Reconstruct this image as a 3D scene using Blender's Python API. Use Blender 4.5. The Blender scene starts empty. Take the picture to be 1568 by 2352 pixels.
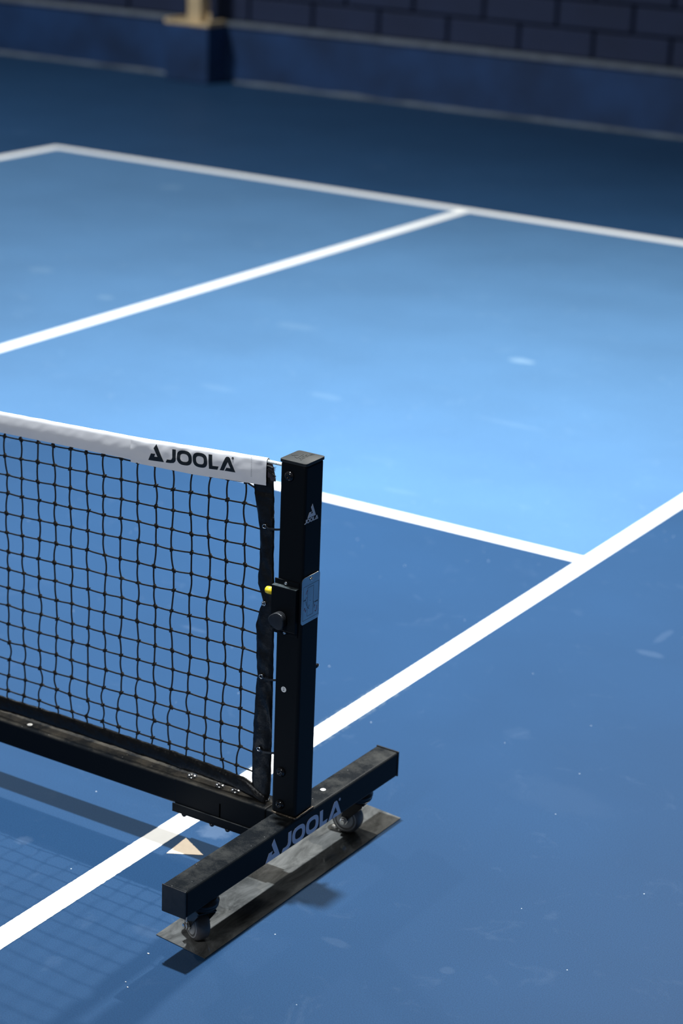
import bpy, bmesh, math, random
from mathutils import Vector, Matrix, noise
S = bpy.context.scene
COL = S.collection
PI = math.pi
rnd = random.Random(7)

# ------------------------------------------------------------------ camera
cd = bpy.data.cameras.new('camera')
cam = bpy.data.objects.new('camera', cd); COL.objects.link(cam)
cam.location = (2.3987, -3.2936, 2.1876)
cam.rotation_euler = (1.2317, -0.0359, 0.5660)
cd.sensor_fit = 'VERTICAL'; cd.sensor_height = 36; cd.sensor_width = 24
cd.lens = 4711.15 / 2352 * 36
cd.clip_start = .05; cd.clip_end = 100
cd.dof.use_dof = True; cd.dof.focus_distance = 4.12; cd.dof.aperture_fstop = 2.8
S.camera = cam
# ------------------------------------------------------------------ world, lamps, exposure
w = bpy.data.worlds.new('hall'); S.world = w; w.use_nodes = True
w.node_tree.nodes['Background'].inputs[0].default_value = (.85, .92, 1, 1)
w.node_tree.nodes['Background'].inputs[1].default_value = .06
S.view_settings.view_transform = 'Standard'; S.view_settings.look = 'None'
S.view_settings.exposure = 0; S.view_settings.gamma = 1; S.view_settings.use_curve_mapping = False


def lamp(name, loc, target, size, power, color, size_y=None, spread=PI):
    l = bpy.data.lights.new(name, 'AREA'); l.energy = power; l.color = color
    l.shape = 'RECTANGLE' if size_y else 'DISK'; l.size = size; l.spread = spread
    if size_y: l.size_y = size_y
    o = bpy.data.objects.new(name, l); COL.objects.link(o); o.location = loc
    o.rotation_euler = (Vector(target) - Vector(loc)).to_track_quat('-Z', 'Y').to_euler()
    return o


lamp('ceiling_or_fill_lamp', (-.20, .04, 6.5), (-1.1, 1.8, 0), .2, 345, (.92, .985, 1.04), spread=math.radians(95))
lamp('ceiling_or_fill_lamp', (.06, 5.0, 6.0), (-.5, 2.4, 0), .20, 300, (1, .96, .88), .07, math.radians(120))
lamp('ceiling_or_fill_lamp', (-8.6, 5.0, 6.0), (-6.5, 6.0, 0), .9, 420, (.94, .98, 1), .3)
lamp('ceiling_or_fill_lamp', (.6, -6.0, 5.0), (.4, -2.0, 0), .9, 165, (.96, .98, 1), .9)  # fill lamp added behind the camera to light the front faces


# ------------------------------------------------------------------ materials
def mat(name, col, rough=.5, metal=0, noise_amt=0, noise_scale=8, bump=0, bump_scale=200, spec=.5, tint=None):
    m = bpy.data.materials.new(name); m.use_nodes = True
    nt = m.node_tree; b = nt.nodes['Principled BSDF']
    b.inputs['Base Color'].default_value = (*col, 1); b.inputs['Roughness'].default_value = rough
    b.inputs['Metallic'].default_value = metal; b.inputs['Specular IOR Level'].default_value = spec
    tc = nt.nodes.new('ShaderNodeTexCoord')
    if noise_amt:
        n = nt.nodes.new('ShaderNodeTexNoise'); n.inputs['Scale'].default_value = noise_scale; n.inputs['Detail'].default_value = 6
        nt.links.new(tc.outputs['Object'], n.inputs['Vector'])
        r = nt.nodes.new('ShaderNodeValToRGB')
        r.color_ramp.elements[0].position = .3; r.color_ramp.elements[1].position = .75
        t = tint or [min(1, c * (1 + noise_amt) + .004 * noise_amt) for c in col]
        r.color_ramp.elements[0].color = (*[c * (1 - noise_amt * .5) for c in col], 1)
        r.color_ramp.elements[1].color = (*t, 1)
        nt.links.new(n.outputs[0], r.inputs[0]); nt.links.new(r.outputs[0], b.inputs['Base Color'])
    if bump:
        n2 = nt.nodes.new('ShaderNodeTexNoise'); n2.inputs['Scale'].default_value = bump_scale; n2.inputs['Detail'].default_value = 3
        nt.links.new(tc.outputs['Object'], n2.inputs['Vector'])
        bp = nt.nodes.new('ShaderNodeBump'); bp.inputs['Strength'].default_value = bump; bp.inputs['Distance'].default_value = .002
        nt.links.new(n2.outputs[0], bp.inputs['Height']); nt.links.new(bp.outputs[0], b.inputs['Normal'])
    return m


def nd(nt, kind, **kw):
    n = nt.nodes.new(kind)
    for k, v in kw.items():
        if hasattr(n, k): setattr(n, k, v)
    return n


def mth(nt, op, a, b=None, clamp=False):
    n = nt.nodes.new('ShaderNodeMath'); n.operation = op; n.use_clamp = clamp
    for i, v in enumerate((a, b)):
        if v is None: continue
        if isinstance(v, (int, float)): n.inputs[i].default_value = v
        else: nt.links.new(v, n.inputs[i])
    return n.outputs[0]


def mixc(nt, f, a, b):
    n = nt.nodes.new('ShaderNodeMix'); n.data_type = 'RGBA'
    for i, v in ((0, f), (6, a), (7, b)):
        if isinstance(v, (int, float)): n.inputs[i].default_value = v
        elif isinstance(v, tuple): n.inputs[i].default_value = v
        else: nt.links.new(v, n.inputs[i])
    return n.outputs[2]


def court_mat(name, col, pale, smudges=(), overspray=False):
    """painted acrylic court: mottled, finely gritty, with rubbed pale marks and tiny paint specks"""
    m = bpy.data.materials.new(name); m.use_nodes = True
    nt = m.node_tree; b = nt.nodes['Principled BSDF']; L = nt.links
    tc = nd(nt, 'ShaderNodeTexCoord'); co = tc.outputs['Object']
    n1 = nd(nt, 'ShaderNodeTexNoise'); n1.inputs['Scale'].default_value = 1.6; n1.inputs['Detail'].default_value = 5; L.new(co, n1.inputs['Vector'])
    n2 = nd(nt, 'ShaderNodeTexNoise'); n2.inputs['Scale'].default_value = 420; n2.inputs['Detail'].default_value = 2; L.new(co, n2.inputs['Vector'])
    n3 = nd(nt, 'ShaderNodeTexNoise'); n3.inputs['Scale'].default_value = 7; n3.inputs['Detail'].default_value = 9; n3.inputs['Roughness'].default_value = .72
    n3.inputs['Distortion'].default_value = 1.2; L.new(co, n3.inputs['Vector'])
    c0 = (*col, 1); cd_ = (*[c * .93 for c in col], 1); cl = (*[c * 1.06 for c in col], 1)
    base = mixc(nt, mth(nt, 'MULTIPLY', mth(nt, 'SUBTRACT', n1.outputs[0], .3), 2.2, True), cd_, cl)
    gr = mth(nt, 'MULTIPLY', mth(nt, 'SUBTRACT', n2.outputs[0], .5), .9)
    grit = nd(nt, 'ShaderNodeHueSaturation'); L.new(base, grit.inputs['Color']); L.new(mth(nt, 'ADD', gr, 1.0), grit.inputs['Value'])
    rub = mth(nt, 'MULTIPLY', mth(nt, 'SUBTRACT', n3.outputs[0], .58), 2.6, True)
    out = mixc(nt, mth(nt, 'MULTIPLY', rub, .6), grit.outputs[0], (*pale, 1))
    sx = nd(nt, 'ShaderNodeSeparateXYZ'); L.new(co, sx.inputs[0])
    n5 = nd(nt, 'ShaderNodeTexNoise'); n5.inputs['Scale'].default_value = 14; n5.inputs['Detail'].default_value = 8; n5.inputs['Roughness'].default_value = .7; L.new(co, n5.inputs['Vector'])
    for (px, py, rx, ry, s) in smudges:
        dx = mth(nt, 'DIVIDE', mth(nt, 'SUBTRACT', sx.outputs[0], px), rx); dy = mth(nt, 'DIVIDE', mth(nt, 'SUBTRACT', sx.outputs[1], py), ry)
        d = mth(nt, 'ADD', mth(nt, 'MULTIPLY', dx, dx), mth(nt, 'MULTIPLY', dy, dy))
        f = mth(nt, 'MULTIPLY', mth(nt, 'SUBTRACT', mth(nt, 'ADD', mth(nt, 'MULTIPLY', mth(nt, 'SUBTRACT', 1, d, True), 1.2), mth(nt, 'MULTIPLY', mth(nt, 'SUBTRACT', n5.outputs[0], .5), 2.2)), .45), 2, True)
        out = mixc(nt, mth(nt, 'MULTIPLY', f, s), out, (*pale, 1))
    if overspray:
        n4 = nd(nt, 'ShaderNodeTexNoise'); n4.inputs['Scale'].default_value = 60; n4.inputs['Detail'].default_value = 4; L.new(co, n4.inputs['Vector'])
        e1 = mth(nt, 'SUBTRACT', mth(nt, 'ABSOLUTE', mth(nt, 'ADD', sx.outputs[0], .028)), .028)
        band = mth(nt, 'MULTIPLY', mth(nt, 'SUBTRACT', 1, mth(nt, 'DIVIDE', e1, .014), True), mth(nt, 'MULTIPLY', mth(nt, 'SUBTRACT', n4.outputs[0], .42), 5, True))
        yy = mth(nt, 'MULTIPLY', mth(nt, 'GREATER_THAN', sx.outputs[1], .28), mth(nt, 'LESS_THAN', sx.outputs[1], .95))
        out = mixc(nt, mth(nt, 'MULTIPLY', mth(nt, 'MULTIPLY', band, yy), .55), out, (.13, .17, .20, 1))
    v = nd(nt, 'ShaderNodeTexVoronoi'); v.inputs['Scale'].default_value = 22; L.new(co, v.inputs['Vector'])
    rs = nd(nt, 'ShaderNodeSeparateColor'); L.new(v.outputs['Color'], rs.inputs[0])
    spk = mth(nt, 'MULTIPLY', mth(nt, 'LESS_THAN', v.outputs['Distance'], .035), mth(nt, 'GREATER_THAN', rs.outputs[0], .75))
    out = mixc(nt, mth(nt, 'MULTIPLY', spk, .6), out, (.6, .66, .7, 1))
    L.new(out, b.inputs['Base Color'])
    b.inputs['Roughness'].default_value = .55; b.inputs['Specular IOR Level'].default_value = .1
    bp = nd(nt, 'ShaderNodeBump'); bp.inputs['Strength'].default_value = .25; bp.inputs['Distance'].default_value = .001
    L.new(n2.outputs[0], bp.inputs['Height']); L.new(bp.outputs[0], b.inputs['Normal'])
    return m


def powder_mat(name, base, dust, amt=.9):
    """black powder coat with dust that has settled on upward faces"""
    m = bpy.data.materials.new(name); m.use_nodes = True
    nt = m.node_tree; b = nt.nodes['Principled BSDF']; L = nt.links
    tc = nd(nt, 'ShaderNodeTexCoord'); co = tc.outputs['Object']
    g = nd(nt, 'ShaderNodeNewGeometry'); sx = nd(nt, 'ShaderNodeSeparateXYZ'); L.new(g.outputs['Normal'], sx.inputs[0])
    up = mth(nt, 'MULTIPLY', mth(nt, 'SUBTRACT', sx.outputs[2], .55), 2.4, True)
    n1 = nd(nt, 'ShaderNodeTexNoise'); n1.inputs['Scale'].default_value = 14; n1.inputs['Detail'].default_value = 8; n1.inputs['Roughness'].default_value = .7; L.new(co, n1.inputs['Vector'])
    n2 = nd(nt, 'ShaderNodeTexNoise'); n2.inputs['Scale'].default_value = 500; L.new(co, n2.inputs['Vector'])
    f = mth(nt, 'MULTIPLY', up, mth(nt, 'ADD', mth(nt, 'MULTIPLY', mth(nt, 'SUBTRACT', n1.outputs[0], .42), 3.4, True), mth(nt, 'MULTIPLY', mth(nt, 'SUBTRACT', n2.outputs[0], .5), .8)), True)
    v = nd(nt, 'ShaderNodeTexVoronoi'); v.inputs['Scale'].default_value = 90; L.new(co, v.inputs['Vector'])
    rs = nd(nt, 'ShaderNodeSeparateColor'); L.new(v.outputs['Color'], rs.inputs[0])
    spk = mth(nt, 'MULTIPLY', mth(nt, 'MULTIPLY', mth(nt, 'LESS_THAN', v.outputs['Distance'], .08), mth(nt, 'GREATER_THAN', rs.outputs[0], .8)), up)
    c = mixc(nt, mth(nt, 'MULTIPLY', f, amt), (*base, 1), (*dust, 1))
    c = mixc(nt, mth(nt, 'MULTIPLY', spk, .5), c, (.35, .35, .34, 1))
    L.new(c, b.inputs['Base Color']); b.inputs['Roughness'].default_value = .42; b.inputs['Specular IOR Level'].default_value = .07
    L.new(mth(nt, 'ADD', mth(nt, 'MULTIPLY', f, .3), .42), b.inputs['Roughness'])
    bp = nd(nt, 'ShaderNodeBump'); bp.inputs['Strength'].default_value = .12; bp.inputs['Distance'].default_value = .0006
    L.new(n2.outputs[0], bp.inputs['Height']); L.new(bp.outputs[0], b.inputs['Normal'])
    return m


def steel_mat():
    m = bpy.data.materials.new('scuffed_steel'); m.use_nodes = True
    nt = m.node_tree; b = nt.nodes['Principled BSDF']; L = nt.links
    co = nd(nt, 'ShaderNodeTexCoord').outputs['Object']
    mp = nd(nt, 'ShaderNodeMapping'); mp.inputs['Scale'].default_value = (1.0, .35, 1); L.new(co, mp.inputs[0])
    n1 = nd(nt, 'ShaderNodeTexNoise'); n1.inputs['Scale'].default_value = 26; n1.inputs['Detail'].default_value = 9; n1.inputs['Roughness'].default_value = .68; n1.inputs['Distortion'].default_value = 1; L.new(mp.outputs[0], n1.inputs['Vector'])
    n2 = nd(nt, 'ShaderNodeTexNoise'); n2.inputs['Scale'].default_value = 7; n2.inputs['Detail'].default_value = 5; L.new(co, n2.inputs['Vector'])
    c = mixc(nt, mth(nt, 'MULTIPLY', mth(nt, 'SUBTRACT', n1.outputs[0], .35), 2.5, True), (.10, .103, .10, 1), (.36, .365, .355, 1))
    c = mixc(nt, mth(nt, 'MULTIPLY', mth(nt, 'SUBTRACT', n2.outputs[0], .55), 3, True), c, (.13, .15, .155, 1))
    L.new(c, b.inputs['Base Color']); b.inputs['Metallic'].default_value = .6
    L.new(mth(nt, 'ADD', mth(nt, 'MULTIPLY', mth(nt, 'SUBTRACT', n1.outputs[0], .3), .28, True), .05), b.inputs['Roughness'])
    bp = nd(nt, 'ShaderNodeBump'); bp.inputs['Strength'].default_value = .08; bp.inputs['Distance'].default_value = .002
    L.new(n2.outputs[0], bp.inputs['Height']); L.new(bp.outputs[0], b.inputs['Normal'])
    return m


M_OUT = court_mat('court_dark_blue', (.0145, .047, .109), (.06, .10, .17), [(.055, .018, .055, .05, .75), (-.255, -.262, .03, .03, .4), (.194, -.405, .05, .03, .18), (.417, 1.53, .06, .025, .3), (.40, 1.66, .02, .09, .25), (.362, .865, .05, .05, .08), (.523, -.218, .05, .018, .18), (.758, -.178, .02, .02, .2), (-.665, .92, .06, .015, .3), (.60, .62, .2, .1, .06)], True)
M_IN = court_mat('court_light_blue', (.062, .143, .266), (.145, .24, .35), [(-1.28, 4.02, .08, .05, .8), (-.20, 4.66, .09, .06, .9), (-3.82, 4.0, .10, .07, .25), (-3.25, 3.77, .06, .05, .35), (-4.63, 6.1, .10, .10, .25), (-2.3, 3.89, .14, .08, .18), (-1.62, 3.07, .10, .05, .2), (-.82, 2.28, .10, .03, .12), (-2.0, 2.9, .12, .05, .14), (-.9, 3.2, .2, .03, .14)])
M_LINE = mat('line_white', (.82, .83, .82), .6, noise_amt=.04, noise_scale=30)
M_BLACK = powder_mat('black_powder_coat', (.0062, .0078, .0098), (.046, .046, .043))
M_BEAM = powder_mat('black_beam_coat', (.0052, .0066, .0085), (.058, .051, .040), 1)
M_PLAST = mat('black_plastic', (.011, .012, .014), .38, noise_amt=.5, noise_scale=60, bump=.1, bump_scale=600)
M_CAP = mat('cap_plastic', (.0115, .0135, .0135), .55, bump=.04, bump_scale=900)
M_GLOSS = mat('gloss_black', (.006, .006, .007), .12)
M_CORD = mat('net_cord', (.0045, .005, .0055), .65, bump=.6, bump_scale=900)
M_VINYL = mat('black_vinyl', (.0055, .006, .007), .36, noise_amt=.4, noise_scale=50, bump=.6, bump_scale=130, spec=.3)
M_WHITE = mat('white_vinyl', (.80, .79, .80), .5, noise_amt=.05, noise_scale=12, bump=.03, bump_scale=1400)
M_INK = mat('black_ink', (.008, .012, .016), .5)
M_GREY = mat('grey_ink', (.62, .65, .80), .55)
M_SILVER = mat('silver_ink', (.95, .95, 1.0), .5)
M_CHROME = mat('chrome', (.72, .72, .72), .14, 1)
M_STEEL = steel_mat()
M_ALU = mat('brushed_aluminium', (.42, .44, .46), .16, .97, noise_amt=.12, noise_scale=40)
M_DARK = mat('slot_dark', (.001, .001, .001), .9, spec=0)
M_FORK = mat('black_fork', (.005, .005, .006), .3, spec=.25)
M_LIP = mat('worn_edge', (.05, .062, .066), .45, .3, noise_amt=.8, noise_scale=300)
M_YEL = mat('yellow_plastic', (.85, .62, .02), .35)
M_RUB = mat('grey_rubber', (.075, .068, .066), .5, noise_amt=.6, noise_scale=40)
M_HUB = mat('grey_hub', (.28, .275, .27), .4, noise_amt=.3, noise_scale=60)
M_PRED = mat('red_ink', (.20, .022, .05), .5)
M_PLINE = mat('line_ink', (.09, .11, .14), .5)
M_ROPE = mat('pale_rope', (.62, .66, .64), .5)
M_FLAP = mat('dark_velcro', (.035, .03, .042), .8, noise_amt=.4, noise_scale=80)
M_WALL = mat('wall_blue', (.0045, .030, .10), .7, noise_amt=.6, noise_scale=2.2, bump=.3, bump_scale=60)
M_BLOCK = mat('block_blue', (.0062, .016, .054), .75, noise_amt=.2, noise_scale=3, bump=.3, bump_scale=90)
M_JOINT = mat('joint_dark', (.0042, .0115, .036), .8)
M_LEDGE = mat('ledge_grey', (.12, .145, .185), .7, noise_amt=.4, noise_scale=9)
M_MORTAR = mat('mortar_grey', (.075, .095, .12), .8, noise_amt=.9, noise_scale=3.5)
M_TAN = mat('tan_paint', (.55, .42, .25), .6, noise_amt=.3, noise_scale=9)
M_TAPE = mat('beige_tape', (.78, .66, .52), .7, noise_amt=.08, noise_scale=60)
M_CHIP = mat('white_chip', (.85, .85, .83), .7)
M_WELD = mat('weld', (.07, .055, .04), .45, .5, noise_amt=.8, noise_scale=120)


# ------------------------------------------------------------------ mesh helpers
def link(name, bm, m, parent=None, smooth=False, bevel=0, seg=2):
    me = bpy.data.meshes.new(name)
    bmesh.ops.recalc_face_normals(bm, faces=bm.faces)
    bm.to_mesh(me); bm.free()
    o = bpy.data.objects.new(name, me); COL.objects.link(o)
    me.materials.append(m)
    if smooth:
        for p in me.polygons: p.use_smooth = True
    if bevel:
        md = o.modifiers.new('bevel', 'BEVEL'); md.width = bevel; md.segments = seg; md.limit_method = 'ANGLE'; md.angle_limit = .6
    if parent: o.parent = parent
    return o


def empty(name, loc=(0, 0, 0), parent=None):
    o = bpy.data.objects.new(name, None); COL.objects.link(o); o.location = loc; o.empty_display_size = .05
    if parent: o.parent = parent
    return o


def tag(o, label=None, cat=None, group=None, kind=None):
    for k, v in (('label', label), ('category', cat), ('group', group), ('kind', kind)):
        if v: o[k] = v
    return o


def box(bm, x0, x1, y0, y1, z0, z1):
    v = [bm.verts.new((x, y, z)) for x in (x0, x1) for y in (y0, y1) for z in (z0, z1)]
    for f in ((0, 1, 3, 2), (4, 6, 7, 5), (0, 4, 5, 1), (2, 3, 7, 6), (0, 2, 6, 4), (1, 5, 7, 3)):
        bm.faces.new([v[i] for i in f])
    return v


def prism(bm, pts, M, t0, t1, holes=None):
    """polygon pts (2-D) placed by matrix M (x,y in plane, z = normal), from depth t0 to t1"""
    a = [bm.verts.new(M @ Vector((p[0], p[1], t0))) for p in pts]
    b = [bm.verts.new(M @ Vector((p[0], p[1], t1))) for p in pts]
    n = len(pts)
    bm.faces.new(a); bm.faces.new(b)
    for i in range(n): bm.faces.new((a[i], a[(i + 1) % n], b[(i + 1) % n], b[i]))


def ring_prism(bm, outer, inner, M, t0, t1):
    n = len(outer)
    vs = [[bm.verts.new(M @ Vector((p[0], p[1], t))) for p in ring] for ring in (outer, inner) for t in (t0, t1)]
    o0, o1, i0, i1 = vs
    for i in range(n):
        j = (i + 1) % n
        bm.faces.new((o0[i], o0[j], o1[j], o1[i])); bm.faces.new((i0[i], i1[i], i1[j], i0[j]))
        bm.faces.new((o1[i], o1[j], i1[j], i1[i])); bm.faces.new((o0[i], i0[i], i0[j], o0[j]))


def tube(bm, pts, r, n=6, cap=True):
    pts = [Vector(p) for p in pts]
    rr = r if isinstance(r, (list, tuple)) else [r] * len(pts)
    up = None; rings = []
    for i, p in enumerate(pts):
        t = (pts[min(i + 1, len(pts) - 1)] - pts[max(i - 1, 0)]).normalized()
        if up is None:
            up = t.orthogonal().normalized()
        up = (up - t * up.dot(t)).normalized(); s = t.cross(up)
        rings.append([bm.verts.new(p + rr[i] * (math.cos(2 * PI * k / n) * up + math.sin(2 * PI * k / n) * s)) for k in range(n)])
    for a, b in zip(rings, rings[1:]):
        for k in range(n): bm.faces.new((a[k], a[(k + 1) % n], b[(k + 1) % n], b[k]))
    if cap: bm.faces.new(rings[0]); bm.faces.new(rings[-1])


def lathe(bm, prof, M, n=24):
    """profile of (radius, height) turned around M's z axis"""
    rings = []
    for r, h in prof:
        if r < 1e-6: rings.append([bm.verts.new(M @ Vector((0, 0, h)))])
        else: rings.append([bm.verts.new(M @ Vector((r * math.cos(2 * PI * k / n), r * math.sin(2 * PI * k / n), h))) for k in range(n)])
    for a, b in zip(rings, rings[1:]):
        for k in range(n):
            j = (k + 1) % n
            if len(a) == 1 and len(b) == 1: continue
            if len(a) == 1: bm.faces.new((a[0], b[k], b[j]))
            elif len(b) == 1: bm.faces.new((a[k], b[0], a[j]))
            else: bm.faces.new((a[k], a[j], b[j], b[k]))
    if len(rings[0]) > 1: bm.faces.new(rings[0])
    if len(rings[-1]) > 1: bm.faces.new(rings[-1])


def frame(o, u, v):
    """matrix with origin o, x axis u, y axis v, z = u x v"""
    u = Vector(u).normalized(); n = u.cross(Vector(v)).normalized(); v = n.cross(u)
    return Matrix(((u.x, v.x, n.x, o[0]), (u.y, v.y, n.y, o[1]), (u.z, v.z, n.z, o[2]), (0, 0, 0, 1)))


# ------------------------------------------------------------------ the mark: emblem and letters, in widths of the whole mark and letter heights
EMB = [(0, 0), (.182, 0), (.1045, 1.176), (.0736, .895), (.1137, .303), (.0736, .29), (.088, .496), (.040, .495)]
LJ = [(.205, 0), (.262, 0), (.296, .04), (.318, .16), (.326, .32), (.327, .977), (.287, .977), (.286, .40), (.279, .28), (.262, .22), (.2216, .22)]
LL = [(.705, 0), (.797, 0), (.812, .226), (.745, .226), (.745, .977), (.705, .977)]
LA = [(.824, 0), (.8664, 0), (.9190, .63), (.9480, .225), (.9013, .225), (.878, 0), (1, 0), (.943, .90), (.930, .977), (.906, .977), (.893, .90)]


def superell(cx, cy, rx, ry, n=36, e=2.7):
    out = []
    for k in range(n):
        a = 2 * PI * k / n; c, s = math.cos(a), math.sin(a)
        out.append((cx + rx * math.copysign(abs(c) ** (2 / e), c), cy + ry * math.copysign(abs(s) ** (2 / e), s)))
    return out


def letters(bm, M, W, h, t0, t1, which='EJOOLAR'):
    S_ = lambda pts: [(p[0] * W, p[1] * h) for p in pts]
    if 'E' in which: prism(bm, S_(EMB), M, t0, t1)
    if 'J' in which: prism(bm, S_(LJ), M, t0, t1)
    if 'O' in which:
        for c, rx in ((.4233, .0847), (.6045, .0835)):
            ring_prism(bm, S_(superell(c, .49, rx, .50)), S_(superell(c, .49, rx - .037, .275)), M, t0, t1)
    if 'L' in which: prism(bm, S_(LL), M, t0, t1)
    if 'A' in which: prism(bm, S_(LA), M, t0, t1)
    if 'R' in which:
        r = .055 * h * 1.5
        c = (.975 * W, .93 * h)
        o = [(c[0] + r * math.cos(a * PI / 8), c[1] + r * math.sin(a * PI / 8)) for a in range(16)]
        i = [(c[0] + r * .66 * math.cos(a * PI / 8), c[1] + r * .66 * math.sin(a * PI / 8)) for a in range(16)]
        ring_prism(bm, o, i, M, t0, t1)
        q = r * .4
        prism(bm, [(c[0] - q * .5, c[1] - q), (c[0] - q * .1, c[1] - q), (c[0] - q * .1, c[1] + q), (c[0] - q * .5, c[1] + q)], M, t0, t1)
        prism(bm, [(c[0] - q * .1, c[1] - q * .1), (c[0] + q * .6, c[1] - q), (c[0] + q * .6, c[1] + q * .8), (c[0] - q * .1, c[1] + q)], M, t0, t1)


def text_mesh(name, s, size, M, m, parent):
    c = bpy.data.curves.new('glyph', 'FONT'); c.body = s; c.size = size; c.align_x = 'CENTER'; c.align_y = 'CENTER'; c.extrude = .00008
    t = bpy.data.objects.new('glyph', c); COL.objects.link(t)
    dg = bpy.context.evaluated_depsgraph_get()
    me = bpy.data.meshes.new_from_object(t.evaluated_get(dg)); me.name = name
    bpy.data.objects.remove(t); bpy.data.curves.remove(c)
    me.transform(M); me.materials.clear(); me.materials.append(m)
    o = bpy.data.objects.new(name, me); COL.objects.link(o); o.parent = parent
    return o


# ================================================================== SETTING
bm = bmesh.new(); box(bm, -16, 7, -5, 10.2, -.1, 0)
floor = tag(link('floor', bm, M_OUT), 'dark blue painted sports floor around the court', kind='structure')
for x0, x1 in ((-5.945, -3.048), (-2.993, -.0565)):
    bm = bmesh.new(); box(bm, x0 - .02, x1 + .02, 2.07, 6.69, 0, .0004)
    link('court_surface', bm, M_IN, floor)['label'] = 'lighter blue painted service court'


def stripe(p0, p1, wdt, step, amp, seed):
    zt = .0008 + .00008 * seed
    bm = bmesh.new(); p0 = Vector((*p0, 0)); p1 = Vector((*p1, 0)); d = p1 - p0; n = max(2, int(d.length / step)); t = d.normalized(); s = Vector((-t.y, t.x, 0))
    rows = []
    for i in range(n + 1):
        p = p0 + d * i / n
        q = i * step
        a = amp * (noise.noise(Vector((q * 90, seed, 0))) + .5 * noise.noise(Vector((q * 300, seed, 5)))); b = amp * (noise.noise(Vector((q * 90, seed + 9, 0))) + .5 * noise.noise(Vector((q * 300, seed + 9, 5))))
        l, r = p + s * (wdt / 2 + a), p - s * (wdt / 2 + b)
        rows.append([bm.verts.new((l.x, l.y, .0004)), bm.verts.new((l.x, l.y, zt)), bm.verts.new((r.x, r.y, zt)), bm.verts.new((r.x, r.y, .0004))])
    for a, b in zip(rows, rows[1:]):
        for k in range(3): bm.faces.new((a[k], a[k + 1], b[k + 1], b[k]))
    return link('court_line', bm, M_LINE, floor)


stripe((-.0282, -3), (-.0282, 2.0), .0565, .004, .0011, 1)['label'] = 'near white sideline passing under the net'
stripe((-.0282, 2.0), (-.0282, 6.71), .0565, .03, .0006, 2)
stripe((-.0282, 2.071), (-5.97, 2.071), .056, .02, .0008, 3)['label'] = 'white line closing off the zone beside the net'
stripe((-.0, 6.687), (-5.99, 6.687), .085, .05, .0005, 4)['label'] = 'white line at the far end of the court'
stripe((-3.0204, 2.08), (-3.0204, 6.687), .070, .05, .0005, 5)['label'] = 'white line down the middle of the court'
stripe((-5.97, -3), (-5.97, 6.72), .085, .05, .0005, 6)['label'] = 'far white sideline at the left corner'

# back wall: blue concrete-block wall standing on a painted plinth
bm = bmesh.new(); box(bm, -16, 7, 10.10, 10.3, 0, 3.05)
wall = tag(link('wall_back', bm, M_JOINT), 'dark blue block wall on a low plinth behind the court', kind='structure')
bm = bmesh.new(); box(bm, -16, 7, 9.95, 10.10, 0, .445); link('plinth', bm, M_WALL, wall, bevel=.01)
bm = bmesh.new(); box(bm, -16, 7, 9.935, 10.10, .425, .450); link('ledge', bm, M_LEDGE, wall, bevel=.006)['label'] = 'pale worn ledge on top of the plinth'
for r in range(6):
    z0 = .45 + .2 * r; off = 0 if r % 2 == 0 else .291
    x = -5.69 + off - .588 * 16
    while x < 3:
        bm = bmesh.new(); d = rnd.uniform(-.002, .002)
        box(bm, x + .012, x + .588 - .012, 10.065 + d, 10.11, z0 + .008, z0 + .2 - .008)
        link('block', bm, M_BLOCK, wall, bevel=.006, seg=1)
        x += .588
bm = bmesh.new()
for r in range(6, 13):                                                     # higher courses, above the picture
    z0 = .45 + .2 * r; x = -5.69 + (0 if r % 2 == 0 else .291) - .588 * 16
    while x < 3:
        box(bm, x + .012, x + .588 - .012, 10.065, 10.11, z0 + .008, z0 + .2 - .008); x += .588
tag(link('upper_blocks', bm, M_BLOCK, wall), kind='stuff')
bm = bmesh.new(); box(bm, -7.40, -6.99, 9.70, 9.952, 0, .43); link('pedestal', bm, M_WALL, wall, bevel=.01)['label'] = 'blue square pedestal standing out from the plinth'
# irregular mortar fillet between floor and plinth
def fillet(x0, x1):
    bm = bmesh.new(); rows = []; n = int((x1 - x0) / .05)
    for i in range(n + 1):
        x = x0 + (x1 - x0) * i / n
        a = .028 + .022 * noise.noise(Vector((x * 1.7, 0, 0))) + .012 * noise.noise(Vector((x * 9, 3, 0))); h = .022 + .012 * noise.noise(Vector((x * 3, 7, 0)))
        rows.append([bm.verts.new((x, 9.952 - max(.01, a), .0003)), bm.verts.new((x, 9.952 - max(.006, a * .5), max(.006, h * .7))), bm.verts.new((x, 9.953, max(.01, h)))])
    for a, b in zip(rows, rows[1:]):
        for k in range(2): bm.faces.new((a[k], a[k + 1], b[k + 1], b[k]))
    return bm
bb = tag(link('baseboard_back', fillet(-16, -7.40), M_MORTAR, smooth=True), 'pale mortar seam along the foot of the plinth', kind='structure')
link('mortar_seam', fillet(-6.90, 7), M_MORTAR, bb, smooth=True)

# tan column on the pedestal
colm = tag(empty('column', (-7.17, 9.83, .43)), 'tan square column standing on the blue pedestal by the back wall', 'column')
bm = bmesh.new(); box(bm, -.235, .185, -.135, .105, 0, .022)
box(bm, -.235, -.20, -.135, .105, .02, .04); box(bm, .15, .185, -.135, .105, .02, .04)
link('base_plate', bm, M_TAN, colm, bevel=.006)
bm = bmesh.new(); box(bm, -.065, .065, -.07, .06, .02, 2.6); link('shaft', bm, M_TAN, colm, bevel=.012)
bm = bmesh.new()
for sx in (-1, 1):
    for dx in (.09,): box(bm, sx * dx - .004 * 0 - .02, sx * dx + .02, -.005, .005, .02, .09)
link('gusset', bm, M_TAN, colm, bevel=.003)

# ================================================================== NET STAND
stand = tag(empty('net_stand', (.311, -.067, 0)), 'black steel wheeled net stand with upright post at the end of the net', 'net stand')
SB = Vector(stand.location)


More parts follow.
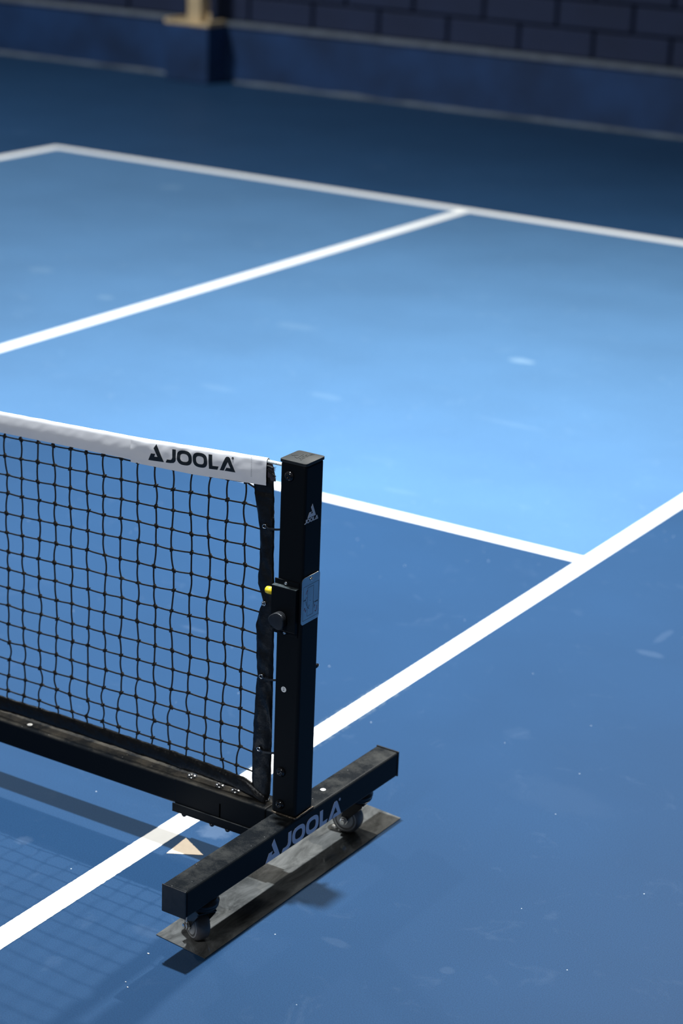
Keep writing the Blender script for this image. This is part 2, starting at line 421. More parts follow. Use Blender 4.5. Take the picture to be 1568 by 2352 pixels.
def spart(name, bm, m, parent=stand, **kw):
    """geometry is written in world space; shift it to the stand's origin"""
    bmesh.ops.translate(bm, vec=-SB, verts=bm.verts)
    return link(name, bm, m, parent, **kw)


PX0, PX1, PY0, PY1 = .281, .341, -.100, -.034
bm = bmesh.new(); box(bm, PX0, PX1, PY0, PY1, .170, .940); post = spart('post', bm, M_BLACK, bevel=.006, seg=3)
# domed cap with the raised mark
bm = bmesh.new(); N = 12; g = []
cx, cy = (PX0 + PX1) / 2, (PY0 + PY1) / 2; hx, hy = (PX1 - PX0) / 2 + .0015, (PY1 - PY0) / 2 + .0015
for i in range(N + 1):
    row = []
    for j in range(N + 1):
        u, v = -1 + 2 * i / N, -1 + 2 * j / N
        q = .955 if (abs(u) == 1 and abs(v) == 1) else 1
        row.append(bm.verts.new((cx + hx * u * q, cy + hy * v * q, .9445 + .0032 * (1 - u * u) * (1 - v * v) + .0008 * (1 - max(abs(u), abs(v))))))
    g.append(row)
for i in range(N):
    for j in range(N): bm.faces.new((g[i][j], g[i + 1][j], g[i + 1][j + 1], g[i][j + 1]))
edge = [g[i][0] for i in range(N)] + [g[N][j] for j in range(N)] + [g[i][N] for i in range(N, 0, -1)] + [g[0][j] for j in range(N, 0, -1)]
low = [bm.verts.new((v.co.x, v.co.y, .9385)) for v in edge]
for i in range(len(edge)):
    j = (i + 1) % len(edge); bm.faces.new((edge[i], low[i], low[j], edge[j]))
bm.faces.new(low)
cap = spart('post_cap', bm, M_CAP, post, smooth=True); cap.modifiers.new('split', 'EDGE_SPLIT').split_angle = .7
bm = bmesh.new()
Mc = frame((cx + .0115, cy - .024, .9485), (0, 1, 0), (-1, 0, 0))
letters(bm, Mc @ Matrix.Translation((-.012, 0, 0)), .061, .0085, 0, .0009, 'JOLA')
letters(bm, Mc @ Matrix.Translation((.004, .0115, 0)), .13, .0195, 0, .0009, 'E')
bm.normal_update(); bmesh.ops.triangulate(bm, faces=bm.faces[:])
for q in range(3): bmesh.ops.subdivide_edges(bm, edges=[e for e in bm.edges if e.calc_length() > .004], cuts=1); bm.normal_update(); bmesh.ops.triangulate(bm, faces=bm.faces[:])
for v in bm.verts:
    u, q = (v.co.x - cx) / hx, (v.co.y - cy) / hy
    v.co.z = .9445 + .0032 * (1 - u * u) * (1 - q * q) + .0008 * (1 - max(abs(u), abs(q))) + (.0006 if v.co.z > .9490 else -.0004)
spart('cap_mark', bm, M_CAP, post)['label'] = 'raised mark moulded in the cap'


def dome(p, nrm, r, h, m, name, parent, n=20, slot=True):
    nrm = Vector(nrm); M = frame(p, nrm.orthogonal(), nrm.cross(nrm.orthogonal()))
    bm = bmesh.new(); lathe(bm, [(r, 0), (r, h * .25), (r * .88, h * .62), (r * .6, h * .9), (r * .3, h), (r * .26, h * .72), (0, h * .68)], M, n)
    return spart(name, bm, m, parent, smooth=True)


for z in (.9125, .268, .1935): dome((.3035, PY0, z), (0, -1, 0), .0105, .007, M_GLOSS, 'bolt', post)
dome((.3362, PY1, .491), (0, 1, 0), .0046, .012, M_GLOSS, 'bolt', post)
bm = bmesh.new(); lathe(bm, [(.0062, 0), (.0062, .0004), (0, .0004)], frame((.3041, PY0 - .0002, .4545), (1, 0, 0), (0, 0, 1)), 24); spart('sticker', bm, M_CHIP, post)['label'] = 'round white sticker with the number 2'
text_mesh('sticker_number', '2', .0095, Matrix.Translation(-SB) @ frame((.3041, PY0 - .0007, .4545), (1, 0, 0), (0, 0, 1)), M_INK, post)
bm = bmesh.new()
letters(bm, frame((PX1 + .0002, -.1120, .8190), (0, 1, 0), (0, 0, 1)), .0614, .0088, 0, .0003, 'JOLA')
letters(bm, frame((PX1 + .0002, -.0893, .8288), (0, 1, 0), (0, 0, 1)), .164, .0228, 0, .0003, 'E')
spart('post_mark', bm, M_SILVER, post)['label'] = 'grey printed mark on the side of the post'
bm = bmesh.new(); pts = []
for i in range(40): pts.append((.283 + .0585 * i / 39, PY0 - .0015 + rnd.uniform(-.0006, .0006), .1712))
for i in range(40): pts.append((.3425 + rnd.uniform(-.0006, .0006), PY0 + .066 * i / 39, .1712))
tube(bm, pts, .0024, 6); spart('weld_bead', bm, M_WELD, post, smooth=True)['label'] = 'brownish weld at the foot of the post'

# crank box on the front face
bm = bmesh.new(); box(bm, .2765, .3345, -.1025, PY0, .5755, .6935); cbox = spart('crank_box', bm, M_BLACK, bevel=.0008)
bm = bmesh.new()
Mx = frame((.2765, 0, 0), (0, 1, 0), (0, 0, 1))
prism(bm, [(-.1025, .585), (-.1125, .588), (-.1135, .590), (-.1135, .6805), (-.1128, .6813), (-.1025, .6815)], Mx, 0, .0585)
spart('box_body', bm, M_BLACK, cbox, bevel=.0012)
bm = bmesh.new(); prism(bm, [(-.1022, .6810), (-.1128, .6812), (-.1132, .6818), (-.1022, .6824)], Mx, .0002, .0583); spart('box_lip', bm, M_LIP, cbox)['label'] = 'bare worn edge along the box top'
# knob: rounded three-lobed with a knurled rim
bm = bmesh.new(); K = 90; rings = []
Mk = frame((.3005, -.1135, .6135), (1, 0, 0), (0, 0, 1))
for (f, t) in ((.5, 0), (.5, .004), (.97, .004), (1.0, .006), (1.0, .0155), (.93, .0175), (.6, .0180), (0, .0182)):
    if f == 0: rings.append([bm.verts.new(Mk @ Vector((0, 0, t)))]); continue
    ring = []
    for k in range(K):
        a = 2 * PI * k / K
        r = .0178 * (1 + .09 * math.cos(3 * (a - 1.1)))
        if .95 < f <= 1.0: r *= 1 + (.022 if k % 2 else -.012)
        ring.append(bm.verts.new(Mk @ Vector((f * r * math.cos(a), f * r * math.sin(a), t))))
    rings.append(ring)
for a, b in zip(rings, rings[1:]):
    for k in range(K):
        j = (k + 1) % K
        if len(b) == 1: bm.faces.new((a[k], a[j], b[0]))
        else: bm.faces.new((a[k], a[j], b[j], b[k]))
spart('knob', bm, M_PLAST, cbox)
bm = bmesh.new(); lathe(bm, [(.0078, 0), (.0078, .012), (.0070, .0155), (.0045, .0175), (0, .018)], frame((.2768, -.1075, .6655), (0, 0, 1), (0, 1, 0)), 24); spart('release_button', bm, M_YEL, cbox, smooth=True)['label'] = 'yellow plastic button'
for p, r in (((.304, -.1025, .6875), .0042), ((.304, -.1025, .5805), .0038)): dome(p, (0, -1, 0), r, .003, M_CHROME, 'screw', cbox, 14)
# instruction plate on the side face
bm = bmesh.new(); r_ = .0065; pts = []
for (ax, az, a0) in ((-.1035 + r_, .6045 + r_, PI), (-.0385 - r_, .6045 + r_, 1.5 * PI), (-.0385 - r_, .705 - r_, 0), (-.1035 + r_, .705 - r_, .5 * PI)):
    for k in range(6): a = a0 + k * PI / 10; pts.append((ax + r_ * math.cos(a), az + r_ * math.sin(a)))
Mp = frame((PX1 + .0008, 0, 0), (0, 1, 0), (0, 0, 1)); prism(bm, pts, Mp, 0, .0015)
ip = spart('instruction_plate', bm, M_ALU, bevel=.0004); ip['label'] = 'small silvery plate with a line drawing'
Mi = frame((PX1 + .0023, 0, 0), (0, 1, 0), (0, 0, 1)); bm = bmesh.new()


def ln(bm, a, b, wd, M=Mi):
    a, b = Vector(a), Vector(b); d = (b - a).normalized(); s = Vector((-d.y, d.x)) * wd / 2
    prism(bm, [a - s, b - s, b + s, a + s], M, 0, .0002)


yl, yr, zb, zt = -.0985, -.0425, .613, .6855
for a, b in (((yl, zb), (yr, zb)), ((yr, zb), (yr, zt)), ((yr, zt), (yl, zt)), ((yl, zt), (yl, zb)), ((-.083, .6195), (-.0615, .6195)), ((-.0615, .6195), (-.0615, .6805)), ((-.0615, .6805), (-.083, .6805)), ((-.083, .6805), (-.083, .6195))):
    ln(bm, a, b, .0006)
for a, b, wd in (((-.097, .6565), (-.0885, .6565), .0022), ((-.0565, .6425), (-.0445, .6425), .0022), ((-.0885, .653), (-.0855, .6445), .0013), ((-.0855, .6445), (-.081, .6375), .001), ((-.0795, .6365), (-.0755, .6425), .0013), ((-.0795, .636), (-.0765, .634), .0014), ((-.0605, .646), (-.057, .630), .0009), ((-.0735, .6505), (-.0715, .651), .0012)): ln(bm, a, b, wd)
tag(spart('drawing_lines', bm, M_PLINE, ip), 'dark printed drawing', kind='stuff')
bm = bmesh.new()
for a, b, wd in (((-.0885, .668), (-.086, .674), .0013), ((-.086, .674), (-.0825, .6755), .0014), ((-.0885, .659), (-.085, .661), .001), ((-.094, .634), (-.0925, .640), .0011), ((-.0925, .640), (-.0905, .637), .0012), ((-.0905, .633), (-.087, .635), .0013), ((-.0895, .6295), (-.088, .6335), .0011), ((-.0555, .6365), (-.0545, .633), .0012), ((-.0545, .623), (-.0505, .6205), .0016), ((-.0505, .6205), (-.0475, .627), .0012), ((-.0475, .627), (-.0475, .633), .0009)): ln(bm, a, b, wd)
tag(spart('red_arrows', bm, M_PRED, ip), 'dark red printed arrows', kind='stuff')
dome((PX1 + .0023, -.0712, .6965), (1, 0, 0), .0042, .003, M_CHROME, 'screw', ip, 14)

# foot bar: rotated slightly, standing on two casters
RZ = -math.radians(1.2)
Mb = Matrix.Translation((.316, -.086, 0)) @ Matrix.Rotation(RZ, 4, 'Z')


def bbox_bar(name, y0, y1, m, parent, ex=0, bev=.005):
    bm = bmesh.new(); box(bm, -.0288 - ex, .0288 + ex, y0, y1, .1105 - ex, .170 + ex); bmesh.ops.transform(bm, matrix=Mb, verts=bm.verts)
    return spart(name, bm, m, parent, bevel=bev, seg=3)


bar = bbox_bar('foot_bar', -.385, .384, M_BLACK, stand)
bbox_bar('end_cap', -.388, -.3852, M_PLAST, bar, .0004, .0015); bbox_bar('end_cap', .3842, .388, M_PLAST, bar, .0008, .0015)
bm = bmesh.new(); letters(bm, Mb @ frame((.0290, -.121, .1142), (0, 1, 0), (0, 0, 1)), .278, .0385, 0, .0003, 'EJOLAR'); spart('bar_mark', bm, M_GREY, bar)['label'] = 'grey printed lettering and emblem on the bar'
bm = bmesh.new(); lathe(bm, [(.0058, 0), (.0058, .0004), (0, .0004)], frame((.316, .046, .1702), (1, 0, 0), (0, 1, 0)), 24); spart('sticker', bm, M_CHIP, bar)['label'] = 'round white sticker with small digits'
text_mesh('sticker_number', '13', .0065, Matrix.Translation(-SB) @ frame((.316, .046, .1707), (.85, .53, 0), (-.53, .85, 0)), M_INK, bar)

# beam under the net
bm = bmesh.new(); box(bm, -2.1, .036, -.0992, -.0408, .1108, .1692); beam = spart('beam', bm, M_BEAM, bevel=.005, seg=3)
bm = bmesh.new(); box(bm, .030, .268, -.1005, -.0395, .1095, .1705); sleeve = spart('beam_sleeve', bm, M_BEAM, bevel=.004, seg=3)
bm = bmesh.new(); box(bm, .266, .286, -.0985, -.0415, .1115, .1685); spart('beam_joint', bm, M_BLACK, sleeve, bevel=.003)
bm = bmesh.new(); box(bm, .028, .270, -.1045, -.0355, .0935, .0975)
box(bm, .028, .270, -.1045, -.1010, .0975, .1135); box(bm, .028, .270, -.0390, -.0355, .0975, .1135)
spart('beam_channel', bm, M_BLACK, sleeve, bevel=.0008)
bm = bmesh.new(); box(bm, .1492, .1528, -.1009, -.1003, .1135, .147); spart('slot', bm, M_DARK, sleeve)['label'] = 'narrow dark slot'
for x, y in ((.056, -.0705), (.130, -.0705), (.171, -.0705), (.243, -.066)): dome((x, y, .1705), (0, 0, 1), .0112, .0052, M_CHROME, 'bolt', sleeve)
for x in (.056, .130, .171): dome((x, -.0985, .0935), (0, 0, -1), .0062, .0075, M_GLOSS, 'bolt', sleeve)
bm = bmesh.new(); lathe(bm, [(.0062, 0), (.0062, .0004), (0, .0004)], frame((-.392, -.079, .1693), (1, 0, 0), (0, 1, 0)), 24); spart('sticker', bm, M_CHIP, beam)['label'] = 'round white sticker on the beam'
text_mesh('sticker_number', '1', .007, Matrix.Translation(-SB) @ frame((-.392, -.079, .1698), (.9, .43, 0), (-.43, .9, 0)), M_INK, beam)


# casters
def caster(contact, roll, label):
    """contact point on the plate, roll = horizontal unit vector from wheel towards the swivel stem"""
    u = Vector((*roll, 0)).normalized(); n = Vector((u.y, -u.x, 0))       # n = axle direction (visible side)
    if n.y > 0: n = -n
    c = Vector((contact[0], contact[1], .0022)); R = .0345; ax = c + Vector((0, 0, R)); st = c + u * .022
    bm = bmesh.new()
    for s in (-1, 1):                                                      # fork cheeks
        M = frame(ax + n * (s * .0188), u, (0, 0, 1))
        prism(bm, [(-.008, -.005), (-.003, -.008), (.003, -.008), (.008, -.005), (.010, .005), (.042, .040), (.042, .0475), (.004, .0475), (-.007, .012)], M, -.0012, .0012)
    M = frame(ax + Vector((0, 0, .0475)), u, n); prism(bm, [(.002, -.020), (.046, -.020), (.046, .020), (.002, .020)], M, -.001, .0025)
    cs = spart('caster', bm, M_FORK, stand, bevel=.0008); cs['label'] = label
    bm = bmesh.new(); lathe(bm, [(.024, 0), (.030, .002), (.0325, .007), (.031, .0095), (.0335, .012), (.034, .017), (.029, .0215), (.029, .0245)], frame((st.x, st.y, .0862), (1, 0, 0), (0, 1, 0)), 32)
    spart('swivel_head', bm, M_FORK, cs, smooth=True)
    Ma = frame(ax, u, (0, 0, 1))
    if (Ma.to_3x3() @ Vector((0, 0, 1))).dot(n) < 0: Ma = Ma @ Matrix.Rotation(PI, 4, 'X')
    bm = bmesh.new(); lathe(bm, [(.0235, -.0140), (.030, -.0145), (.0332, -.0115), (.0345, -.006), (.0345, .006), (.0332, .0115), (.030, .0145), (.0235, .0140)], Ma, 40); spart('wheel', bm, M_RUB, cs, smooth=True)
    bm = bmesh.new(); lathe(bm, [(.0272, -.0140), (.0272, .0148), (.0245, .0153), (.0240, .0130), (.0210, .0130), (.0200, .0154), (.010, .0158), (.0085, .0172), (0, .0172)], Ma, 32); spart('hub', bm, M_HUB, cs)
    bm = bmesh.new(); lathe(bm, [(.0100, .0195), (.0100, .0215), (.0078, .0215), (.0078, .0265), (.0060, .0275), (.0060, .0310), (0, .0312)], Ma, 6)
    spart('axle_bolt', bm, M_CHROME, cs)
    bm = bmesh.new(); lathe(bm, [(.0085, -.0200), (.0085, -.0215), (.006, -.0260), (0, -.0262)], Ma, 6); spart('axle_nut', bm, M_CHROME, cs)
    # brake pedal: two-layer rounded lever over the wheel
    bm = bmesh.new()
    for q, (z0, z1) in enumerate(((.060, .066), (.0675, .0745))):
        M = frame(Vector((ax.x, ax.y, 0)), -u, n); pts = [(-.004, -.017)]
        for k in range(9): a = -PI / 2 + PI * k / 8; pts.append((.028 + .006 * q + .019 * math.cos(a), .019 * math.sin(a)))
        pts.append((-.004, .017)); 
        zc = 1 if (M.to_3x3() @ Vector((0, 0, 1))).z > 0 else -1
        prism(bm, pts, M, zc * (z0 + .016), zc * (z1 + .016))
    spart('brake_pedal', bm, M_FORK, cs, bevel=.002)
    return cs


caster((.290, -.369), (.88, -.47), 'caster at the near end, wheel turned askew')
caster((.2935, .190), (1, .12), 'caster at the far end, wheel turned side-on')

# ================================================================== NET
net = tag(empty('net', (.0, -.070, .17)), 'black cord net with white top band hung from the black post', 'net')
NB = Vector(net.location); YN = -.070


def npart(name, bm, m, parent=net, **kw):
    bmesh.ops.translate(bm, vec=-NB, verts=bm.verts)
    return link(name, bm, m, parent, **kw)


def lerp(tab, x):
    if x <= tab[0][0]:
        (a, b), (c, d) = tab[0], tab[1]
    elif x >= tab[-1][0]:
        (a, b), (c, d) = tab[-2], tab[-1]
    else:
        for (a, b), (c, d) in zip(tab, tab[1:]):
            if a <= x <= c: break
    return b + (d - b) * (x - a) / (c - a)


TOP = [(-2.1, .862), (-1.2, .872), (-.47, .8904), (-.276, .8985), (-.079, .9070), (.087, .9183), (.232, .9280)]
BOT = [(-2.1, .817), (-1.2, .827), (-.47, .8445), (-.2885, .8506), (-.1086, .8556), (.055, .862), (.232, .876)]


def wrinkle(x, z, f, seed, wr):
    return wr * (noise.noise(Vector((x * 22 + z * 30, z * 25, seed))) + .6 * noise.noise(Vector((x * 55 - z * 70, z * 40, seed + 3)))) * (1 if f > .16 else .25)


def front(x, z, dz, th, seed, wr):
    zt, zb = lerp(TOP, x), lerp(BOT, x) - dz
    return YN - th - .0015 * math.sin(PI * min(1, (z - zb) / (zt - .008 - zb))) + wrinkle(x, z, (z - zb) / (zt - zb), seed, wr)


def band(x0, x1, dz, th, seed, wr):
    """a cloth band folded over the top rope: front sheet, rounded top, back sheet"""
    bm = bmesh.new(); n = int((x1 - x0) / .004); rows = []
    for i in range(n + 1):
        x = x0 + (x1 - x0) * i / n; zt, zb = lerp(TOP, x), lerp(BOT, x) - dz; row = []
        prof = [(-th, zb)] + [(-th - .0015 * math.sin(PI * f), zb + (zt - .008 - zb) * f) for f in [.06, .12, .2, .3, .4, .5, .6, .7, .8, .9, 1]]
        for k in range(1, 6): a = PI * k / 6; prof.append((-th * math.cos(a), zt - .008 + .008 * math.sin(a)))
        prof += [(th, zt - .008), (th, zt - .03), (th, zb)]
        for (y, z) in prof:
            f = (z - zb) / (zt - zb)
            w_ = wrinkle(x, z, f, seed, wr)
            row.append(bm.verts.new((x, YN + y + w_ * (1 if y < 0 else -.3), z + (.0008 * noise.noise(Vector((x * 30, 2, seed))) if f > .9 else 0))))
        rows.append(row)
    for a, b in zip(rows, rows[1:]):
        for k in range(len(a) - 1): bm.faces.new((a[k], a[k + 1], b[k + 1], b[k]))
    return bm


hb = npart('top_band', band(-2.1, -.10, 0, .0045, 1, .0004), M_WHITE, smooth=True)
lp = npart('logo_panel', band(-.1086, .232, .0048, .0058, 8, .0012), M_WHITE, net, smooth=True); lp['label'] = 'white printed end panel wrapped over the top band'
# stitch line near the end
bm = bmesh.new()
for i in range(12): z = .884 + .0035 * i; box(bm, .1975, .1979, YN - .0098, YN - .0093, z, z + .0022)
npart('stitching', bm, M_PLINE, lp)
# printed lettering laid on the panel front
sl = math.atan2(.0187, .2197); Mh = frame((-.0616, YN - .0086, .8655), (math.cos(sl), 0, math.sin(sl)), (-math.sin(sl), 0, math.cos(sl)))
bm = bmesh.new(); letters(bm, Mh, .2205, .0305, 0, .0012, 'EJOLAR'); bm.normal_update(); bmesh.ops.triangulate(bm, faces=bm.faces[:])
for q in range(3): bmesh.ops.subdivide_edges(bm, edges=[e for e in bm.edges if e.calc_length() > .005], cuts=1); bm.normal_update(); bmesh.ops.triangulate(bm, faces=bm.faces[:])
for v in bm.verts: v.co.y = front(v.co.x, v.co.z, .0048, .0058, 8, .0012) - (.0007 if v.co.y < YN - .0092 else -.0003)
npart('band_mark', bm, M_INK, lp)['label'] = 'black printed emblem and lettering'
# twisted rope to the post
bm = bmesh.new()
for s in range(3):
    tube(bm, [(.225 + .058 * i / 40, YN + .0019 * math.cos(i * .75 + s * 2.094), .9205 + .0019 * math.sin(i * .75 + s * 2.094) + .0008 * i / 40) for i in range(41)], .0021, 6)
npart('rope', bm, M_ROPE, smooth=True)['label'] = 'pale twisted rope running into the post'

# vertical binding at the post
BL = [(.170, .232), (.19, .214), (.2153, .2103), (.2815, .2108), (.3523, .2123), (.4431, .2168), (.452, .2185), (.47, .217), (.5015, .215), (.569, .213), (.600, .220), (.6186, .2285), (.635, .2235), (.6553, .2140), (.69, .2165), (.7037, .2178), (.75, .2170), (.775, .216), (.805, .210), (.84, .202), (.8732, .1954), (.905, .192)]
BR = [(.170, .250), (.19, .258), (.214, .2590), (.30, .2585), (.452, .2575), (.512, .2569), (.589, .2568), (.66, .2545), (.711, .2509), (.7954, .2505), (.85, .247), (.905, .2440)]
bm = bmesh.new(); rows = []; n = 180
for i in range(n + 1):
    z = .170 + (.905 - .170) * i / n; xl, xr = lerp(BL, z), lerp(BR, z); row = []
    xr += .0012 * noise.noise(Vector((z * 60, 1, 4))); K = 20
    for k in range(K):
        a = 2 * PI * k / K; cx_, rx = (xl + xr) / 2, (xr - xl) / 2
        X = cx_ + rx * math.copysign(abs(math.cos(a)) ** .8, math.cos(a)); Y = .0055 * math.sin(a)
        t = (X - xl) / max(1e-4, xr - xl)
        wv = .0068 * noise.noise(Vector((t * 2.2 + z * 14, z * 18, 3))) * t + .0034 * noise.noise(Vector((t * 5, z * 45 + t * 6, 9)))
        if math.sin(a) < 0: Y += wv
        row.append(bm.verts.new((X, YN + Y * (1 if z < .85 else .45) + (0 if z < .82 else .0018 * min(1, (z - .82) / .03)), z)))
    rows.append(row)
for a, b in zip(rows, rows[1:]):
    for k in range(K): bm.faces.new((a[k], a[(k + 1) % K], b[(k + 1) % K], b[k]))
bm.faces.new(rows[0]); bm.faces.new(rows[-1])
vb = npart('side_binding', bm, M_VINYL, smooth=True)
for x, z in ((.2315, .7850), (.2345, .6185), (.2325, .4560), (.2310, .2900)):
    bm = bmesh.new(); M = frame((x, YN - .0072, z), (1, 0, 0), (0, 0, 1))
    lathe(bm, [(.0052, -.003), (.0055, .0005), (.0047, .0014), (.0034, .0012), (.0029, 0), (.0029, -.003)], M, 20); npart('grommet', bm, M_CHROME, vb, smooth=True)
    if z == .6185: continue
    bm = bmesh.new(); P_ = [(x, YN - .0068, z), (x + .012, YN - .0105, z - .002), (x + .030, YN - .010, z + .0005), (.2822, YN - .006, z + .0045)]
    for a, b in zip(P_, P_[1:]):
        a, b = Vector(a), Vector(b); h = Vector((0, 0, .0022)); d = Vector((0, .0006, 0))
        vs = [bm.verts.new(p) for p in (a - h - d, b - h - d, b + h - d, a + h - d, a - h + d, b - h + d, b + h + d, a + h + d)]
        for f in ((0, 1, 2, 3), (4, 7, 6, 5), (0, 4, 5, 1), (3, 2, 6, 7)): bm.faces.new([vs[k] for k in f])
    box(bm, .268, .279, YN + .001, YN + .008, z + .006, z + .0105)
    npart('cable_tie', bm, M_PLAST, vb)
# dark hook-and-loop tail and frayed cord ends behind the band
bm = bmesh.new(); M = frame((0, YN + .001, 0), (1, 0, 0), (0, 0, 1))
prism(bm, [(.228, .919), (.240, .9185), (.2435, .911), (.2475, .895), (.2500, .882), (.2385, .8805), (.230, .89)], M, -.0012, .0012); npart('velcro_tail', bm, M_FLAP)
for (p, q) in (((.232, .9125), (.251, .9095)), ((.233, .9050), (.2525, .8915))):
    bm = bmesh.new(); p = Vector((p[0], YN - .004, p[1])); q = Vector((q[0], YN - .004, q[1])); d = q - p
    tube(bm, [p, p + d * .4 + Vector((0, 0, .001)), p + d * .75], [.0021, .0023, .0026], 6)
    for k in range(9):
        s = Vector((rnd.uniform(-.001, .004), rnd.uniform(-.003, .003), rnd.uniform(-.0045, .0045))); tube(bm, [p + d * .68, q + s], [.0009, .0003], 4)
    npart('frayed_cord', bm, M_CORD)

# bottom hem: a padded tube sagging to the corner
HEM = [(-2.1, .192), (-1.0, .195), (-.488, .1966), (-.234, .2007), (.007, .2000), (.10, .1985), (.145, .1968), (.19, .1945), (.215, .188), (.236, .180), (.250, .176)]
bm = bmesh.new(); rows = []; K = 14; n = 460
for i in range(n + 1):
    x = -2.1 + 2.350 * i / n; zc = lerp(HEM, x); hh = .0165 * (1 if x < .2 else max(.4, 1 - (x - .2) * 9)); row = []
    for k in range(K):
        a = 2 * PI * k / K
        wv = .0030 * noise.noise(Vector((x * 34 + math.sin(a) * 1.6, math.cos(a), 2))) + .0022 * noise.noise(Vector((x * 90 + 2 * math.sin(a), math.cos(a), 6)))
        row.append(bm.verts.new((x, YN - .002 + (.0085 + wv) * math.cos(a) + (-.003 if math.sin(a) < 0 else 0), zc + (hh + wv * .4) * math.sin(a))))
    rows.append(row)
for a, b in zip(rows, rows[1:]):
    for k in range(K): bm.faces.new((a[k], a[(k + 1) % K], b[(k + 1) % K], b[k]))
bm.faces.new(rows[0]); bm.faces.new(rows[-1])
npart('bottom_hem', bm, M_VINYL, smooth=True)
bm = bmesh.new(); tube(bm, [(.246, YN, .176), (.2445, YN + .002, .1775), (.2425, YN + .005, .1765), (.2395, YN + .0005, .1745), (.238, YN - .004, .1772)], .0016, 6); npart('corner_cord', bm, M_GLOSS)

# netting: each cord and each knot in view is a part
CX = [-.4556, -.412, -.3656, -.3196, -.2742, -.2293, -.1836, -.1385, -.0926, -.0473, -.0025, .0441, .0901, .1346, .1785]
RL = [.8359, .7909, .7476, .7051, .6592, .6140, .5695, .5268, .4828, .4396, .3960, .3522, .3092, .2692, .2300]
RR = [.8650, .8207, .7743, .7312, .6888, .6404, .5945, .5464, .5028, .4540, .4118, .3653, .3205, .2760, .2330]
extra = [CX[0] - .0455 * (k + 1) for k in range(36)][::-1]
XS = extra + CX; ne = len(extra); sw = [rnd.choice((-1, 1)) for _ in XS]


def rowz(j, x):
    if x < -.47: return RL[j] - (.0285 * (min(1, max(0, RL[j] - .25) / .55))) * min(1, (-.47 - x) / 1.6)
    return RL[j] + (RR[j] - RL[j]) * (x + .47) / .6485


kn = {}
for i, x in enumerate(XS):
    for j in range(15):
        amp = .0022 if j > 0 else .0015
        low_ = 1 + 1.2 * max(0, (j - 11) / 3) * (1 if x < .02 else .3)
        kn[i, j] = Vector((x + sw[i] * amp * math.sin(j * 1.3 + i * 2.4) * low_ * .8 + rnd.uniform(-.0016, .0016) * low_ + (.0 if j < 12 else -.0018 * (j - 11)), YN + rnd.uniform(-.002, .002), rowz(j, x) + rnd.uniform(-.0012, .0012)))


def bow(a, b, dx, n=6):
    out = []
    for k in range(n):
        f = k / n; p = a.lerp(b, f); p.x += dx * math.sin(PI * f); out.append(p)
    return out


for i, x in enumerate(XS):
    pts = [Vector((x, YN, lerp(BOT, x) + .004)), kn[i, 0]]
    pts = pts[:1]
    for j in range(15):
        if j == 0: pts += [kn[i, 0]]
        if j < 14:
            s = rnd.choice((-1, 1)) * rnd.uniform(.0, .0034) * (1 if j < 11 else 1.7)
            pts += bow(kn[i, j], kn[i, j + 1], s)[1:] + [kn[i, j + 1]]
    e = Vector((kn[i, 14].x + rnd.uniform(-.004, .004), YN, lerp(HEM, x) + .012)); pts += bow(kn[i, 14], e, rnd.uniform(-.003, .003), 3)[1:] + [e]
    bm = bmesh.new(); tube(bm, pts, .0018, 6); npart('net_cord', bm, M_CORD, smooth=True)
for j in range(15):
    pts = [Vector((XS[0] - .03, YN, rowz(j, XS[0])))]
    for i in range(len(XS)):
        if i: pts += [kn[i - 1, j].lerp(kn[i, j], f) + Vector((0, 0, -.0007 * math.sin(PI * f) + .0003 * rnd.uniform(-1, 1))) for f in (.33, .67)]
        pts.append(kn[i, j])
    xe = lerp(BL, kn[len(XS) - 1, j].z - .004) + .004
    pts.append(Vector((xe, YN, kn[len(XS) - 1, j].z - (.008 if j == 0 else .002) + rnd.uniform(-.001, .001))))
    bm = bmesh.new(); tube(bm, pts, .0018, 6); npart('net_cord', bm, M_CORD, smooth=True)


def knot_bm():
    bm = bmesh.new(); bmesh.ops.create_icosphere(bm, subdivisions=1, radius=.0050)
    for v in bm.verts: v.co = Vector((v.co.x * 1.05, v.co.y * .95, v.co.z * 1.05)) * (1 + .16 * noise.noise(v.co * 500))
    bm2 = bmesh.new()
    return bm


kb = knot_bm()
tube(kb, [(.0026 * math.cos(a) * 1.6, .0040 * math.sin(a), .0034 * math.cos(a)) for a in [2 * PI * k / 9 for k in range(9)]], .0014, 5)
k0 = link('knot', kb, M_CORD, net, smooth=True)
first = True
for i in range(ne, len(XS)):
    for j in range(15):
        k = k0 if first else k0.copy()
        if not first: COL.objects.link(k)
        first = False
        k.parent = net; k.location = kn[i, j] - NB; k.rotation_euler = (rnd.uniform(-.3, .3), rnd.choice((0, PI / 2, .5, 2.4)), rnd.uniform(-.4, .4))
bm = bmesh.new()
for i in range(ne):
    for j in range(15):
        bmesh.ops.create_icosphere(bm, subdivisions=1, radius=.0042, matrix=Matrix.Translation(kn[i, j]))
tag(npart('far_knots', bm, M_CORD, smooth=True), kind='stuff')

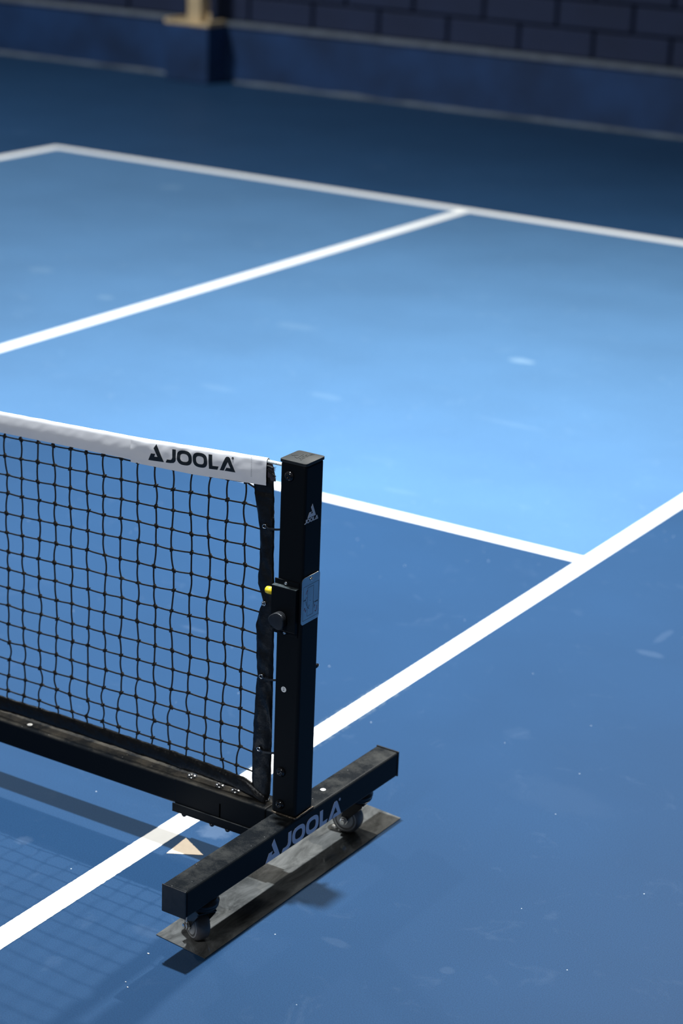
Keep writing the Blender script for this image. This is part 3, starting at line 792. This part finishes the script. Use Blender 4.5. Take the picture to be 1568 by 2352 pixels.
# ================================================================== THINGS ON THE FLOOR
fp = tag(empty('floor_plate', (.287, -.05, 0)), 'long scuffed steel floor plate under the two caster wheels', 'steel plate')
bm = bmesh.new(); FPV = [(.2150, -.4060), (.3470, -.4210), (.3590, .3130), (.2270, .3260)]
prism(bm, FPV, Matrix.Identity(4), .0005, .0022); bmesh.ops.translate(bm, vec=-Vector(fp.location), verts=bm.verts)
link('sheet', bm, M_STEEL, fp, bevel=.0003, seg=1)
bm = bmesh.new()
for k in range(7): bmesh.ops.create_icosphere(bm, subdivisions=2, radius=.0035 + .0015 * rnd.random(), matrix=Matrix.Translation((.2625 + rnd.uniform(-.005, .005), .1935 + rnd.uniform(-.008, .008), .0035)))
tube(bm, [(.2625, .196, .006), (.2615, .203, .011), (.260, .209, .0195), (.2595, .212, .023)], [.0012, .0008, .0005, .0004], 5)
bmesh.ops.translate(bm, vec=-Vector(fp.location), verts=bm.verts)
link('white_drip', bm, M_CHIP, fp, smooth=True)['label'] = 'white blob of dried filler on the plate'

bm = bmesh.new(); tri = [(.023, -.046), (.0302, -.1262), (.099, -.0855)]; pts = []
for a, b in zip(tri, tri[1:] + tri[:1]):
    a, b = Vector(a), Vector(b); d = b - a; s = Vector((-d.y, d.x)).normalized()
    for k in range(14): pts.append(a + d * k / 14 + s * (0 if k == 0 else .0009 * noise.noise(Vector((k * 1.3, a.x * 90, 0)))))
prism(bm, pts, Matrix.Identity(4), .0002, .0010)
tag(link('tape_triangle', bm, M_TAPE), 'beige torn tape triangle on the blue floor beside the white sideline', 'tape')
for (x, y, l, s) in ((.2453, -.4706, .006, 'white paint chip on the floor just left of the steel plate end'), (.2865, -.5895, .0042, 'white round paint crumb on the floor in front of the foot bar'), (.272, -.577, .0035, 'faint tiny paint crumb beside the round white one')):
    bm = bmesh.new(); bmesh.ops.create_icosphere(bm, subdivisions=1, radius=l * .5, matrix=Matrix.Translation((x, y, .001)) @ Matrix.Diagonal((1, .55, .45, 1)))
    tag(link('paint_chip', bm, M_CHIP, smooth=True), s, 'paint chip', 'paint chips on the floor')
